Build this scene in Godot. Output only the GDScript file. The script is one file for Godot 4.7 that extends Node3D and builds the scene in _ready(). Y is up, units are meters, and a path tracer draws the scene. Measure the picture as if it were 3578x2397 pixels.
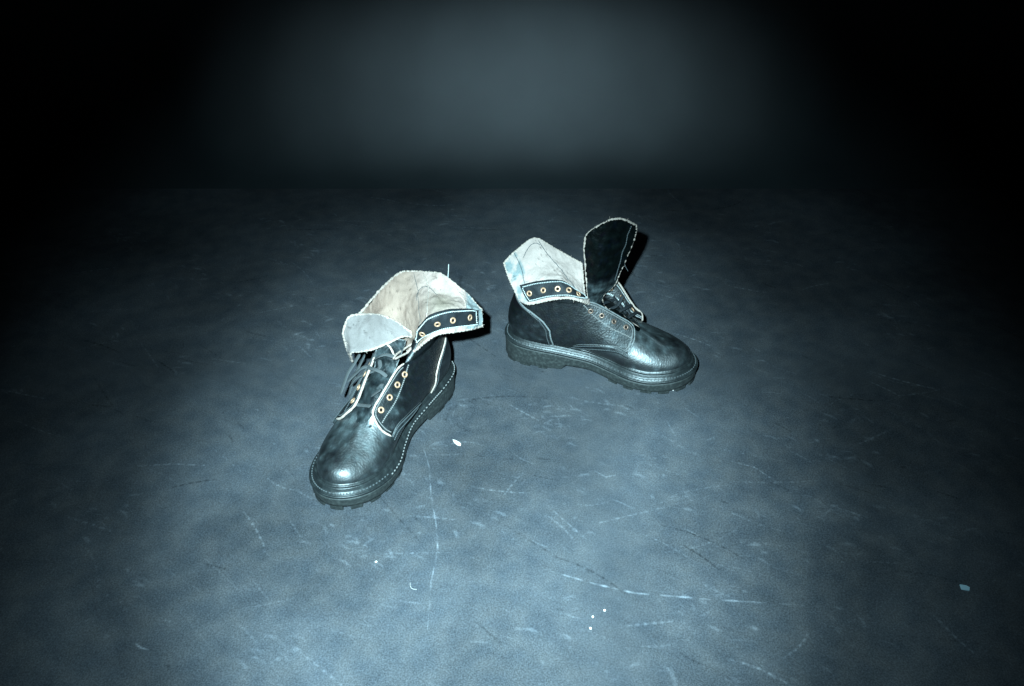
extends Node3D
# Two worn black lace-up boots on a scuffed, dark painted studio floor, lit by a small flash beside the lens.

var M := {}
var rng := RandomNumberGenerator.new()
var side := 1.0            # +1: inner side of the boot towards +z, -1: mirrored boot

func _ready() -> void:
	rng.seed = 4711
	# ---------------------------------------------------------------- camera, air, light
	var cam := Camera3D.new()
	cam.name = "camera"
	cam.position = Vector3(0, 0.9022, 0)
	cam.rotation = Vector3(-0.66092, 0, 0)
	cam.fov = 43.55
	cam.near = 0.02
	cam.far = 60.0
	add_child(cam)
	cam.current = true
	var we := WorldEnvironment.new()
	we.name = "environment"
	var env := Environment.new()
	env.background_mode = Environment.BG_COLOR
	env.background_color = Color(0.012, 0.011, 0.013)
	env.tonemap_mode = Environment.TONE_MAPPER_LINEAR
	env.tonemap_exposure = 1.0
	env.sdfgi_enabled = true
	env.ssao_enabled = true
	env.ssil_enabled = true
	we.environment = env
	add_child(we)
	# the camera's flash, a hand's breadth up and left of the lens: its reflector's core and the wider spill
	for q in [["flash", 6.6, 23.5], ["flash_spill", 1.75, 36.0]]:
		var flash := SpotLight3D.new()
		flash.name = q[0]
		flash.light_color = Color(0.77, 0.95, 1.0)
		flash.light_energy = q[1]
		flash.light_size = 0.012
		flash.spot_angle = q[2]
		flash.spot_angle_attenuation = 1.0
		flash.spot_range = 12.0
		flash.spot_attenuation = 2.0
		flash.shadow_enabled = true
		add_child(flash)
		flash.look_at_from_position(Vector3(-0.07, 0.955, -0.03), Vector3(-0.03, 0.0, -0.81))
	for q in [[-0.5, 0.3], [-0.33, 0.75], [-0.16, 1.5], [0.01, 2.0], [0.18, 1.7], [0.35, 0.75], [0.5, 0.2]]:      # seven added spots, unseen above the frame, put in for the backdrop's glow
		var back := SpotLight3D.new()
		back.name = "added_backdrop_spot"
		back.light_color = Color(0.88, 0.97, 1.0)
		back.light_energy = q[1]
		back.light_size = 0.05
		back.spot_angle = 9.0
		back.spot_angle_attenuation = 1.0
		back.spot_range = 12.0
		back.spot_attenuation = 2.0
		back.shadow_enabled = true
		add_child(back, true)
		back.look_at_from_position(Vector3(q[0], 1.5, -0.6), Vector3(q[0], 0.02, -2.12))

	make_materials()
	make_setting()
	make_boots()
	make_litter()

# ==================================================================== mesh builder
class MB:
	var v := PackedVector3Array()
	var n := PackedVector3Array()
	var t := PackedVector2Array()
	var c := PackedColorArray()
	var ix := PackedInt32Array()

	func grid(p: Array, flip := false, cols = null, wrap := false) -> void:
		# p: rows of PackedVector3Array; normal = d(col) x d(row), reversed with flip
		var ny := p.size()
		var nx: int = p[0].size()
		var b := v.size()
		for j in ny:
			var row: PackedVector3Array = p[j]
			var up: PackedVector3Array = p[min(j + 1, ny - 1)]
			var dn: PackedVector3Array = p[max(j - 1, 0)]
			for i in nx:
				var du: Vector3
				if wrap:
					du = row[1 if i == nx - 1 else i + 1] - row[nx - 2 if i == 0 else i - 1]
				else:
					du = row[min(i + 1, nx - 1)] - row[max(i - 1, 0)]
				var dv := up[i] - dn[i]
				var nn := du.cross(dv)
				if nn.length_squared() < 1e-20:
					nn = Vector3.UP
				nn = nn.normalized()
				if flip:
					nn = -nn
				v.append(row[i])
				n.append(nn)
				t.append(Vector2(float(i) / (nx - 1), float(j) / (ny - 1)))
				c.append(cols[j][i] if cols != null else Color.WHITE)
		for j in ny - 1:
			for i in nx - 1:
				var a := b + j * nx + i
				var q := [a, a + 1, a + nx + 1, a + nx]
				if flip:
					ix.append_array([q[0], q[1], q[2], q[0], q[2], q[3]])
				else:
					ix.append_array([q[0], q[2], q[1], q[0], q[3], q[2]])

	func tube(pts: PackedVector3Array, r: float, k := 6, closed := false, flat := 1.0, upv := Vector3.UP, wob := 0.0) -> void:
		var m := pts.size()
		if m < 2:
			return
		var rows := []
		for i in m:
			var a := pts[(i - 1 + m) % m if closed else max(i - 1, 0)]
			var z := pts[(i + 1) % m if closed else min(i + 1, m - 1)]
			var d := (z - a).normalized()
			var s := d.cross(upv)
			if s.length() < 0.05:
				s = d.cross(Vector3.RIGHT)
			s = s.normalized()
			var w := s.cross(d).normalized()
			var ring := PackedVector3Array()
			var rr := r * (1.0 + wob * sin(i * 2.7 + sin(i * 1.3) * 2.0))
			if not closed and (i == 0 or i == m - 1):
				rr *= 0.55
			for q in k + 1:
				var an := TAU * (q % k) / k
				ring.append(pts[i] + s * cos(an) * rr + w * sin(an) * rr * flat)
			rows.append(ring)
		if closed:
			rows.append(rows[0])
		grid(rows, false, null, true)

	func tri_fan(ring: PackedVector3Array, nn: Vector3) -> void:
		var b := v.size()
		var ce := Vector3.ZERO
		for p in ring:
			ce += p
		ce /= ring.size()
		for p in ring:
			v.append(p); n.append(nn); t.append(Vector2.ZERO); c.append(Color.WHITE)
		v.append(ce); n.append(nn); t.append(Vector2.ZERO); c.append(Color.WHITE)
		var m := ring.size()
		for i in m:
			var j := (i + 1) % m
			if (ring[j] - ce).cross(ring[i] - ce).dot(nn) > 0:
				ix.append_array([b + m, b + i, b + j])
			else:
				ix.append_array([b + m, b + j, b + i])

	func box(o: Vector3, ax: Vector3, ay: Vector3, az: Vector3) -> void:
		for f in [[ax, ay, az], [ay, az, ax], [az, ax, ay]]:
			for s in [-1.0, 1.0]:
				var q := PackedVector3Array()
				for e in [[-1, -1], [1, -1], [1, 1], [-1, 1]]:
					q.append(o + f[0] * e[0] + f[1] * e[1] + f[2] * s)
				tri_fan(q, (f[2] * s).normalized())

	func mesh() -> ArrayMesh:
		var a := []
		a.resize(Mesh.ARRAY_MAX)
		a[Mesh.ARRAY_VERTEX] = v
		a[Mesh.ARRAY_NORMAL] = n
		a[Mesh.ARRAY_TEX_UV] = t
		a[Mesh.ARRAY_COLOR] = c
		a[Mesh.ARRAY_INDEX] = ix
		var am := ArrayMesh.new()
		am.add_surface_from_arrays(Mesh.PRIMITIVE_TRIANGLES, a)
		return am

var scuffs := FastNoiseLite.new()

func leather_at(p: Vector3, worn: float) -> Color:
	# black leather, paler for dust and wear, and for light painted into it
	var q := scuffs.get_noise_3d(p.x * 1000, p.y * 1000, p.z * 1000)
	var f := clampf(worn * (0.75 + 1.25 * q) + 1.6 * maxf(0.0, q - 0.30) * smoothstep(0.0, 0.12, worn), 0.0, 1.0)
	return Color(0.005, 0.0075, 0.010).lerp(Color(0.135, 0.17, 0.18), f)

func tint_leather(rows: Array, worn: Callable) -> Array:
	var o := []
	for row in rows:
		var c := []
		for p in row:
			c.append(leather_at(p, worn.call(p)))
		o.append(c)
	return o

func part(called: String, b: MB, mat: Material, parent: Node) -> MeshInstance3D:
	var o := MeshInstance3D.new()
	o.name = called
	o.mesh = b.mesh()
	o.material_override = mat
	o.cast_shadow = GeometryInstance3D.SHADOW_CASTING_SETTING_ON
	parent.add_child(o, true)
	return o

# ==================================================================== materials
func noise_img(w: int, h: int, freq: float, sd: int, oct := 4, type := FastNoiseLite.TYPE_SIMPLEX_SMOOTH) -> Image:
	var f := FastNoiseLite.new()
	f.noise_type = type
	f.seed = sd
	f.frequency = freq
	f.fractal_octaves = oct
	return f.get_seamless_image(w, h)

func tex(i: Image) -> ImageTexture:
	return ImageTexture.create_from_image(i)

func lin(r: float, g: float, b: float) -> Color:
	return Color(r, g, b).linear_to_srgb()

func tri_mat(col: Color, rough: float, scale: float) -> StandardMaterial3D:
	var m := StandardMaterial3D.new()
	m.albedo_color = col
	m.roughness = rough
	m.uv1_triplanar = true
	m.uv1_scale = Vector3.ONE * scale
	return m

func ramp_tex(i: Image, lo: Color, hi: Color, p := 1.0) -> ImageTexture:
	var s := i.get_size()
	i.convert(Image.FORMAT_L8)
	var d := i.get_data()
	var o := PackedByteArray()
	o.resize(s.x * s.y * 3)
	for k in s.x * s.y:
		var q := pow(d[k] / 255.0, p)
		o[k * 3] = int(255 * lerpf(lo.r, hi.r, q))
		o[k * 3 + 1] = int(255 * lerpf(lo.g, hi.g, q))
		o[k * 3 + 2] = int(255 * lerpf(lo.b, hi.b, q))
	return tex(Image.create_from_data(s.x, s.y, false, Image.FORMAT_RGB8, o))

func make_materials() -> void:
	# leather: pebbled grain, dust rubbed into it
	var cell := FastNoiseLite.new()
	cell.noise_type = FastNoiseLite.TYPE_CELLULAR
	cell.seed = 5
	cell.frequency = 0.055
	cell.cellular_return_type = FastNoiseLite.RETURN_DISTANCE
	cell.fractal_type = FastNoiseLite.FRACTAL_NONE
	cell.domain_warp_enabled = true
	cell.domain_warp_amplitude = 14.0
	var grain := cell.get_seamless_image(512, 512)
	var grain_t := tex(grain)
	var dust := noise_img(512, 512, 0.012, 21, 6)
	var dust_t := ramp_tex(dust, Color(0.5, 0.5, 0.5), Color(1, 1, 1), 1.6)
	var rough_t := ramp_tex(noise_img(256, 256, 0.02, 33, 4), Color(0.62, 0.62, 0.62), Color(1, 1, 1), 1.0)
	var le := tri_mat(Color.WHITE, 0.56, 12.0)
	le.albedo_texture = dust_t
	le.roughness_texture = rough_t
	le.heightmap_enabled = true
	le.heightmap_texture = grain_t
	le.heightmap_scale = 0.045
	le.metallic_specular = 0.6
	le.vertex_color_use_as_albedo = true
	M.leather = le
	var ls: StandardMaterial3D = le.duplicate()     # smoother, glossier toe leather
	ls.roughness = 0.56
	ls.heightmap_scale = 0.04
	ls.metallic_specular = 1.0
	ls.clearcoat_enabled = true
	ls.clearcoat = 0.7
	ls.clearcoat_roughness = 0.45
	M.vamp = ls
	var lt: StandardMaterial3D = le.duplicate()     # soft tongue leather, the dullest
	lt.metallic_specular = 0.22
	M.tongue = lt
	var lf := tri_mat(lin(0.014, 0.017, 0.02), 0.62, 14.0)    # facing strips and tongue
	lf.heightmap_enabled = true
	lf.heightmap_texture = grain_t
	lf.heightmap_scale = 0.03
	lf.metallic_specular = 0.4
	M.facing = lf
	var rub := tri_mat(Color.WHITE, 0.62, 9.0)
	rub.albedo_texture = ramp_tex(noise_img(512, 512, 0.03, 44, 5), lin(0.016, 0.019, 0.019), lin(0.075, 0.085, 0.08), 2.0)
	rub.heightmap_enabled = true
	rub.heightmap_texture = tex(noise_img(256, 256, 0.08, 45, 4))
	rub.heightmap_scale = 0.03
	M.rubber = rub
	var rg: StandardMaterial3D = rub.duplicate()
	rg.roughness = 0.42
	rg.metallic_specular = 0.55
	rg.albedo_texture = ramp_tex(noise_img(256, 256, 0.03, 46, 5), lin(0.008, 0.010, 0.011), lin(0.045, 0.055, 0.055), 2.0)
	M.welt = rg
	# lining: felted cloth, stains as vertex colour
	var li := tri_mat(Color.WHITE, 0.95, 22.0)
	li.vertex_color_use_as_albedo = true
	li.albedo_texture = ramp_tex(noise_img(512, 512, 0.09, 51, 5), Color(0.72, 0.71, 0.69), Color(1, 1, 1), 0.8)
	li.heightmap_enabled = true
	li.heightmap_texture = tex(noise_img(256, 256, 0.16, 52, 3))
	li.heightmap_scale = 0.05
	M.lining = li
	var ed := tri_mat(lin(0.98, 0.79, 0.69), 0.9, 40.0)
	ed.albedo_texture = ramp_tex(noise_img(256, 256, 0.06, 53, 4), Color(0.42, 0.4, 0.38), Color(1, 1, 1), 0.8)
	M.raw_edge = ed
	var ed2: StandardMaterial3D = ed.duplicate()
	ed2.albedo_color = lin(0.34, 0.37, 0.38)
	M.worn_edge = ed2
	var stc := StandardMaterial3D.new()
	stc.albedo_color = lin(0.62, 0.64, 0.62)
	stc.roughness = 0.85
	M.thread = stc
	var std := StandardMaterial3D.new()
	std.albedo_color = lin(0.09, 0.10, 0.105)
	std.roughness = 0.85
	M.dark_thread = std
	var stm: StandardMaterial3D = std.duplicate()
	stm.albedo_color = lin(0.27, 0.26, 0.25)
	M.mid_thread = stm
	var cop := StandardMaterial3D.new()
	cop.albedo_color = Color(0.86, 0.68, 0.55)
	cop.metallic = 0.45
	cop.roughness = 0.42
	M.copper = cop
	var cw2: StandardMaterial3D = cop.duplicate()
	cw2.albedo_color = Color(0.52, 0.43, 0.38)
	cw2.metallic = 0.6
	M.worn_copper = cw2
	var hole := StandardMaterial3D.new()
	hole.albedo_color = Color(0.02, 0.02, 0.02)
	hole.roughness = 1.0
	M.hole = hole
	var lace := tri_mat(lin(0.085, 0.09, 0.092), 0.9, 120.0)
	lace.heightmap_enabled = true
	lace.heightmap_texture = tex(noise_img(128, 128, 0.12, 54, 2))
	lace.heightmap_scale = 0.03
	M.lace = lace
	var wh := StandardMaterial3D.new()
	wh.albedo_color = lin(0.88, 0.8, 0.74)
	wh.roughness = 0.8
	M.paper = wh
	var bl := StandardMaterial3D.new()
	bl.albedo_color = lin(0.42, 0.62, 0.72)
	bl.roughness = 0.7
	M.blue = bl

# ==================================================================== floor and backdrop
const FS := 2.4            # metres that the floor texture spans
const FN := 2048

func px(p: Vector2) -> Vector2:
	return Vector2((p.x / FS + 0.5) * FN, ((p.y + 1.2) / FS + 0.5) * FN)

func scuff(img: Image, pts: PackedVector2Array, w: float, a: float, up: bool, gap := 0.0) -> void:
	# a rubbed mark on the floor along a curve in metres, with ragged strength
	var seed_off := rng.randf() * 100.0
	for i in pts.size() - 1:
		var p := px(pts[i])
		var q := px(pts[i + 1])
		var steps := int(max(1.0, p.distance_to(q) / 0.7))
		for k in steps:
			var f := (i + float(k) / steps) / (pts.size() - 1)
			var s := sin(f * 37.0 + seed_off) * 0.5 + sin(f * 91.0 + seed_off * 1.7) * 0.5
			if s * 0.5 + 0.5 < gap:
				continue
			var st := a * (0.55 + 0.45 * s) * pow(sin(PI * clampf(f, 0.02, 0.98)), 0.4)
			var ce := p.lerp(q, float(k) / steps)
			var r := w * (0.7 + 0.3 * s)
			var r2 := int(ceil(r + 1))
			for y in range(-r2, r2 + 1):
				for x in range(-r2, r2 + 1):
					var at := Vector2i(int(ce.x) + x, int(ce.y) + y)
					if at.x < 0 or at.y < 0 or at.x >= FN or at.y >= FN:
						continue
					var d := Vector2(at.x + 0.5, at.y + 0.5).distance_to(ce)
					var m := st * clampf(r + 0.6 - d, 0.0, 1.0)
					if m > 0.003:
						var g := img.get_pixelv(at).r
						g = lerpf(g, 1.0 if up else 0.0, m * 0.5)
						img.set_pixelv(at, Color(g, g, g))

func arc(c: Vector2, r: float, a0: float, a1: float, n := 14, wob := 0.0) -> PackedVector2Array:
	var o := PackedVector2Array()
	for i in n + 1:
		var a := lerpf(a0, a1, float(i) / n)
		o.append(c + Vector2(cos(a), sin(a)) * r * (1.0 + wob * sin(i * 1.9)))
	return o

func make_setting() -> void:
	var marks := Image.create(FN, FN, false, Image.FORMAT_L8)
	marks.fill(Color(0.5, 0.5, 0.5))
	# marks that the photograph shows where they are
	scuff(marks, [Vector2(-0.137, -0.93), Vector2(-0.12, -0.87), Vector2(-0.113, -0.816), Vector2(-0.102, -0.762), Vector2(-0.097, -0.72), Vector2(-0.102, -0.67), Vector2(-0.101, -0.6)], 0.7, 0.4, true)
	scuff(marks, [Vector2(0.039, -0.69), Vector2(0.1, -0.668), Vector2(0.152, -0.653), Vector2(0.243, -0.644), Vector2(0.36, -0.635)], 1.2, 0.32, true, 0.28)
	for k in 5:
		scuff(marks, arc(Vector2(-0.06, -0.97), 0.018 + 0.008 * k, 0.3 + k * 0.6, 4.6 + k * 0.5, 20, 0.06), 0.7, 0.16, k % 2 == 0, 0.3)
	scuff(marks, [Vector2(-0.538, -0.871), Vector2(-0.49, -0.875), Vector2(-0.437, -0.871)], 0.9, 0.3, true)
	scuff(marks, [Vector2(-0.445, -0.583), Vector2(-0.437, -0.577), Vector2(-0.426, -0.574)], 1.3, 0.5, true)
	scuff(marks, [Vector2(0.32, -0.88), Vector2(0.35, -0.868), Vector2(0.375, -0.84)], 1.0, 0.3, true)
	scuff(marks, [Vector2(0.12, -0.86), Vector2(0.134, -0.849), Vector2(0.15, -0.853)], 0.8, 0.4, true)
	scuff(marks, arc(Vector2(-0.07, -0.87), 0.05, -2.2, -1.0), 1.0, 0.25, true)
	# scrapes, smudges and grit everywhere else, gathered where people walked
	for k in 1700:
		var p := Vector2(rng.randfn(0.0, 0.6), rng.randf_range(-1.95, -0.35))
		var an := rng.randfn(0.3, 0.45)
		var ln := 0.008 + 0.12 * pow(rng.randf(), 4.0)
		var bend := rng.randfn(0.0, 0.2)
		var pts := PackedVector2Array()
		for i in 7:
			var f := i / 6.0
			pts.append(p + Vector2.from_angle(an + bend * (f - 0.5)) * ln * f)
		scuff(marks, pts, rng.randf_range(0.4, 1.6), rng.randf_range(0.04, 0.22), rng.randf() < 0.7, rng.randf_range(0.1, 0.5))
	for k in 110:
		var c := Vector2(rng.randfn(0.0, 0.5), rng.randf_range(-1.6, -0.5))
		for q in 16:
			var p := c + Vector2(rng.randfn(0, 0.03), rng.randfn(0, 0.02))
			var an := rng.randfn(0.2, 0.5)
			var ln := rng.randf_range(0.004, 0.022)
			scuff(marks, [p, p + Vector2.from_angle(an) * ln * 0.5, p + Vector2.from_angle(an + 0.2) * ln], rng.randf_range(0.6, 3.0), rng.randf_range(0.03, 0.13), true, 0.25)
	for k in 500:
		var p := Vector2(rng.randf_range(-1.15, 1.15), rng.randf_range(-1.9, -0.35))
		scuff(marks, [p, p + Vector2(rng.randfn(0, 0.002), rng.randfn(0, 0.002))], rng.randf_range(0.3, 0.8), rng.randf_range(0.1, 0.5), true)
	var cloud := noise_img(1024, 1024, 0.0045, 7, 5)
	cloud.resize(FN, FN, Image.INTERPOLATE_BILINEAR)
	# brushed streaks in two directions, strong in some places and gone in others
	var fa := FastNoiseLite.new()
	fa.seed = 8
	fa.frequency = 0.035
	fa.fractal_octaves = 4
	var fk := FastNoiseLite.new()
	fk.seed = 18
	fk.frequency = 0.004
	fk.fractal_octaves = 3
	var sb := PackedByteArray()
	sb.resize(1024 * 1024)
	for y in 1024:
		for x in 1024:
			var m := clampf(fk.get_noise_2d(x, y) * 1.6 + 0.5, 0.0, 1.0)
			var a := fa.get_noise_2d((x * 0.9 + y * 0.43) * 0.7, (y * 0.9 - x * 0.43) * 3.0)
			var b2 := fa.get_noise_2d((x * 0.8 - y * 0.6) * 0.9 + 900.0, (y * 0.8 + x * 0.6) * 2.6)
			sb[y * 1024 + x] = clampi(int(128.0 + 150.0 * lerpf(b2, a, m)), 0, 255)
	var streak := Image.create_from_data(1024, 1024, false, Image.FORMAT_L8, sb)
	streak.resize(FN, FN, Image.INTERPOLATE_BILINEAR)
	var blot := noise_img(1024, 1024, 0.05, 9, 5)
	blot.resize(FN, FN, Image.INTERPOLATE_BILINEAR)
	var fine := noise_img(FN, FN, 0.55, 10, 2)
	for i in [cloud, streak, blot, fine]:
		i.convert(Image.FORMAT_L8)
	var dm := marks.get_data()
	var dc := cloud.get_data()
	var ds := streak.get_data()
	var db := blot.get_data()
	var df := fine.get_data()
	var o := PackedByteArray()
	o.resize(FN * FN * 3)
	for k in FN * FN:
		var g := (dc[k] - 128) * 0.30 + (ds[k] - 128) * 0.07 + (db[k] - 128) * 0.15 + (df[k] - 128) * 0.5
		var s := 76.0 + g * 0.42 + (dm[k] - 127) * (1.15 if dm[k] > 127 else 0.9)
		var warm := (db[k] - 128) * 0.02 + (dm[k] - 127) * 0.03
		o[k * 3] = clampi(int(s * 1.0 + warm), 8, 255)
		o[k * 3 + 1] = clampi(int(s * 1.035), 8, 255)
		o[k * 3 + 2] = clampi(int(s * 1.10 - warm), 8, 255)
	var fm := StandardMaterial3D.new()
	fm.albedo_texture = tex(Image.create_from_data(FN, FN, false, Image.FORMAT_RGB8, o))
	fm.roughness = 0.66
	fm.metallic_specular = 0.35
	fm.heightmap_enabled = true
	fm.heightmap_texture = tex(blot)
	fm.heightmap_scale = 0.006
	M.floor = fm
	var b := MB.new()
	var rows := []
	for j in 3:
		var z: float = [1.2, 0.0, -1.72][j]
		rows.append(PackedVector3Array([Vector3(-4, 0, z), Vector3(-2, 0, z), Vector3(0, 0, z), Vector3(2, 0, z), Vector3(4, 0, z)]))
	b.grid(rows)
	for k in b.v.size():
		b.t[k] = Vector2(b.v[k].x / FS + 0.5, (b.v[k].z + 1.2) / FS + 0.5)
	var f := part("floor", b, fm, self)
	f.set_meta("kind", "structure")
	f.set_meta("label", "dark scuffed blue-grey painted studio floor under the boots")
	# the backdrop sweeps up from the floor
	var bd := MB.new()
	rows = []
	var prof := [Vector2(0, -1.72)]
	for k in 13:
		var a := (k + 1) / 13.0 * PI / 2
		prof.append(Vector2(0.45 * (1 - cos(a)), -1.72 - 0.45 * sin(a)))
	prof.append(Vector2(1.2, -2.17)); prof.append(Vector2(2.6, -2.17))
	for q in prof:
		var r := PackedVector3Array()
		for i in 9:
			r.append(Vector3(-4 + i, q.x, q.y))
		rows.append(r)
	bd.grid(rows)
	var bm := tri_mat(Color.WHITE, 0.9, 0.7)
	bm.albedo_texture = ramp_tex(noise_img(512, 512, 0.012, 61, 5), Color(0.245, 0.275, 0.29), Color(0.275, 0.31, 0.325), 1.0)
	bm.metallic_specular = 0.2
	var bo := part("backdrop", bd, bm, self)
	bo.set_meta("kind", "structure")
	bo.set_meta("label", "dark backdrop curving up behind the boots with a soft pool of light")

# ==================================================================== boot geometry
const OUT := [0, 0, 6, 22, 26, 36, 65, 38.5, 110, 34, 145, 32, 180, 40, 215, 51.5, 250, 51.5, 280, 42, 300, 24, 308, 4, 304, -18, 288, -37, 258, -51.5, 215, -57, 170, -52, 120, -44, 70, -40, 28, -37, 6, -23]
var outline := PackedVector2Array()     # x, z of the sole's edge, heel -> inner side -> toe -> outer side
var out_n := PackedVector2Array()
var net := []                           # 22 stations x 5 points of the upper

func mm(a: Array) -> PackedVector3Array:
	# triples in tenths of a millimetre
	var o := PackedVector3Array()
	for k in a.size() / 3:
		o.append(Vector3(a[k * 3], a[k * 3 + 1], a[k * 3 + 2]) * 0.0001)
	return o

func cw(t: float) -> Array:
	return [-0.5 * t + t * t - 0.5 * t * t * t, 1 - 2.5 * t * t + 1.5 * t * t * t, 0.5 * t + 2 * t * t - 1.5 * t * t * t, -0.5 * t * t + 0.5 * t * t * t]

func spl(p: PackedVector3Array, t: float) -> Vector3:
	# Catmull-Rom through p, t in 0 .. 1
	var m := p.size() - 1
	var f := clampf(t, 0, 1) * m
	var i := mini(int(f), m - 1)
	var w := cw(f - i)
	var a := p[i - 1] if i > 0 else p[0] * 2.0 - p[1]
	var d := p[i + 2] if i + 2 <= m else p[m] * 2.0 - p[m - 1]
	return a * w[0] + p[i] * w[1] + p[i + 1] * w[2] + d * w[3]

func smooth(p: PackedVector3Array, n: int) -> PackedVector3Array:
	var o := PackedVector3Array()
	for i in n + 1:
		o.append(spl(p, float(i) / n))
	return o

func spl2(p: Array, t: float) -> Vector2:
	var q := PackedVector3Array()
	for e in p:
		q.append(Vector3(e[0], e[1], 0))
	var r := spl(q, t)
	return Vector2(r.x, r.y)

func patch(g: Array, s: float, t: float) -> Vector3:
	var col := PackedVector3Array()
	for r in g:
		col.append(spl(r, s))
	return spl(col, t)

func patch_n(g: Array, s: float, t: float) -> Vector3:
	var e := 0.01
	var a := patch(g, min(s + e, 1), t) - patch(g, max(s - e, 0), t)
	var b := patch(g, s, min(t + e, 1)) - patch(g, s, max(t - e, 0))
	return a.cross(b).normalized()

func S(u: float, v: float) -> Vector3:
	var i := int(floor(u))
	var w := cw(u - i)
	var col := PackedVector3Array()
	for j in 5:
		var p := Vector3.ZERO
		for k in 4:
			p += net[posmod(i - 1 + k, 22)][j] * w[k]
		col.append(p)
	return spl(col, v / 4.0)

func SN(u: float, v: float) -> Vector3:
	var e := 0.03
	return (S(u + e, v) - S(u - e, v)).cross(S(u, min(v + e, 4)) - S(u, max(v - e, 0))).normalized()

func mir(p: PackedVector3Array) -> PackedVector3Array:
	var o := PackedVector3Array()
	for q in p:
		o.append(Vector3(q.x - 0.15, q.y, q.z * side))
	return o

func mrows(r: Array) -> Array:
	var o := []
	for p in r:
		o.append(mir(p))
	return o

func yt(x: float) -> float:
	return curve1([0, .048, .08, .044, .13, .037, .18, .031, .24, .029, .31, .037], x)

func curve1(a: Array, x: float) -> float:
	for k in a.size() / 2 - 1:
		if x <= a[k * 2 + 2]:
			return lerpf(a[k * 2 + 1], a[k * 2 + 3], clampf((x - a[k * 2]) / (a[k * 2 + 2] - a[k * 2]), 0, 1))
	return a[a.size() - 1]

func yb(x: float) -> float:
	return curve1([0, .005, .02, .0035, .099, .0035, .106, .0125, .15, .0095, .182, .0045, .26, .0045, .31, .012], x)

func prepare() -> void:
	var m := OUT.size() / 2
	for i in m:
		for k in 12:
			var w := cw(k / 12.0)
			var p := Vector2.ZERO
			for q in 4:
				var z := posmod(i - 1 + q, m)
				p += Vector2(OUT[z * 2], OUT[z * 2 + 1]) * w[q] * 0.001
			outline.append(p)
	m = outline.size()
	for i in m:
		var d := outline[(i + 1) % m] - outline[(i - 1 + m) % m]
		out_n.append(Vector2(-d.y, d.x).normalized())
	for r in [
		[70, 492, 0, 40, 680, 0, 60, 880, 0, 110, 1060, 0, 170, 1240, 0],
		[136, 488, 204, 110, 700, 210, 130, 900, 210, 180, 1080, 195, 230, 1260, 190],
		[325, 479, 303, 320, 700, 350, 340, 910, 350, 380, 1100, 330, 430, 1290, 310],
		[682, 461, 314, 690, 670, 380, 720, 900, 385, 760, 1110, 370, 800, 1310, 350],
		[1059, 419, 273, 1070, 620, 370, 1090, 870, 380, 1110, 1100, 350, 1130, 1310, 310],
		[1394, 374, 247, 1430, 560, 380, 1430, 780, 390, 1410, 1030, 320, 1390, 1260, 200],
		[1761, 330, 316, 1760, 520, 420, 1760, 710, 410, 1740, 910, 310, 1710, 1100, 160],
		[2083, 316, 427, 2080, 480, 448, 2065, 630, 385, 2045, 778, 265, 2030, 900, 120],
		[2438, 309, 452, 2432, 455, 440, 2385, 590, 350, 2280, 708, 215, 2140, 820, 70],
		[2747, 345, 369, 2730, 458, 350, 2640, 575, 262, 2460, 672, 135, 2160, 810, 30],
		[2921, 365, 227, 2905, 475, 220, 2810, 580, 170, 2550, 670, 90, 2165, 810, 15],
		[3009, 375, 47, 2985, 480, 30, 2880, 585, 20, 2600, 665, 10, 2170, 810, 0],
		[2961, 369, -179, 2945, 480, -170, 2840, 580, -120, 2570, 670, -60, 2165, 810, -15],
		[2801, 351, -339, 2790, 480, -340, 2700, 580, -260, 2500, 670, -140, 2160, 810, -30],
		[2532, 320, -455, 2510, 480, -470, 2460, 600, -380, 2330, 710, -240, 2140, 820, -70],
		[2115, 314, -500, 2130, 500, -520, 2110, 640, -450, 2070, 780, -300, 2030, 900, -120],
		[1749, 331, -456, 1750, 520, -490, 1750, 700, -450, 1740, 900, -330, 1710, 1100, -160],
		[1423, 370, -403, 1410, 560, -460, 1410, 780, -440, 1400, 1030, -340, 1390, 1260, -200],
		[1036, 422, -354, 1070, 620, -410, 1090, 870, -410, 1110, 1100, -370, 1130, 1310, -320],
		[665, 462, -328, 690, 670, -390, 720, 900, -390, 760, 1110, -370, 800, 1310, -350],
		[321, 479, -308, 320, 700, -350, 340, 910, -350, 380, 1100, -330, 430, 1290, -310],
		[126, 489, -200, 110, 700, -210, 130, 900, -210, 180, 1080, -195, 230, 1260, -190]]:
		net.append(mm(r))

func ring_pts(o: float, f: Callable) -> PackedVector3Array:
	var r := PackedVector3Array()
	for i in outline.size() + 1:
		var k := i % outline.size()
		var p := outline[k] + out_n[k] * o
		r.append(Vector3(p.x, f.call(outline[k].x), p.y))
	return r

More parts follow.
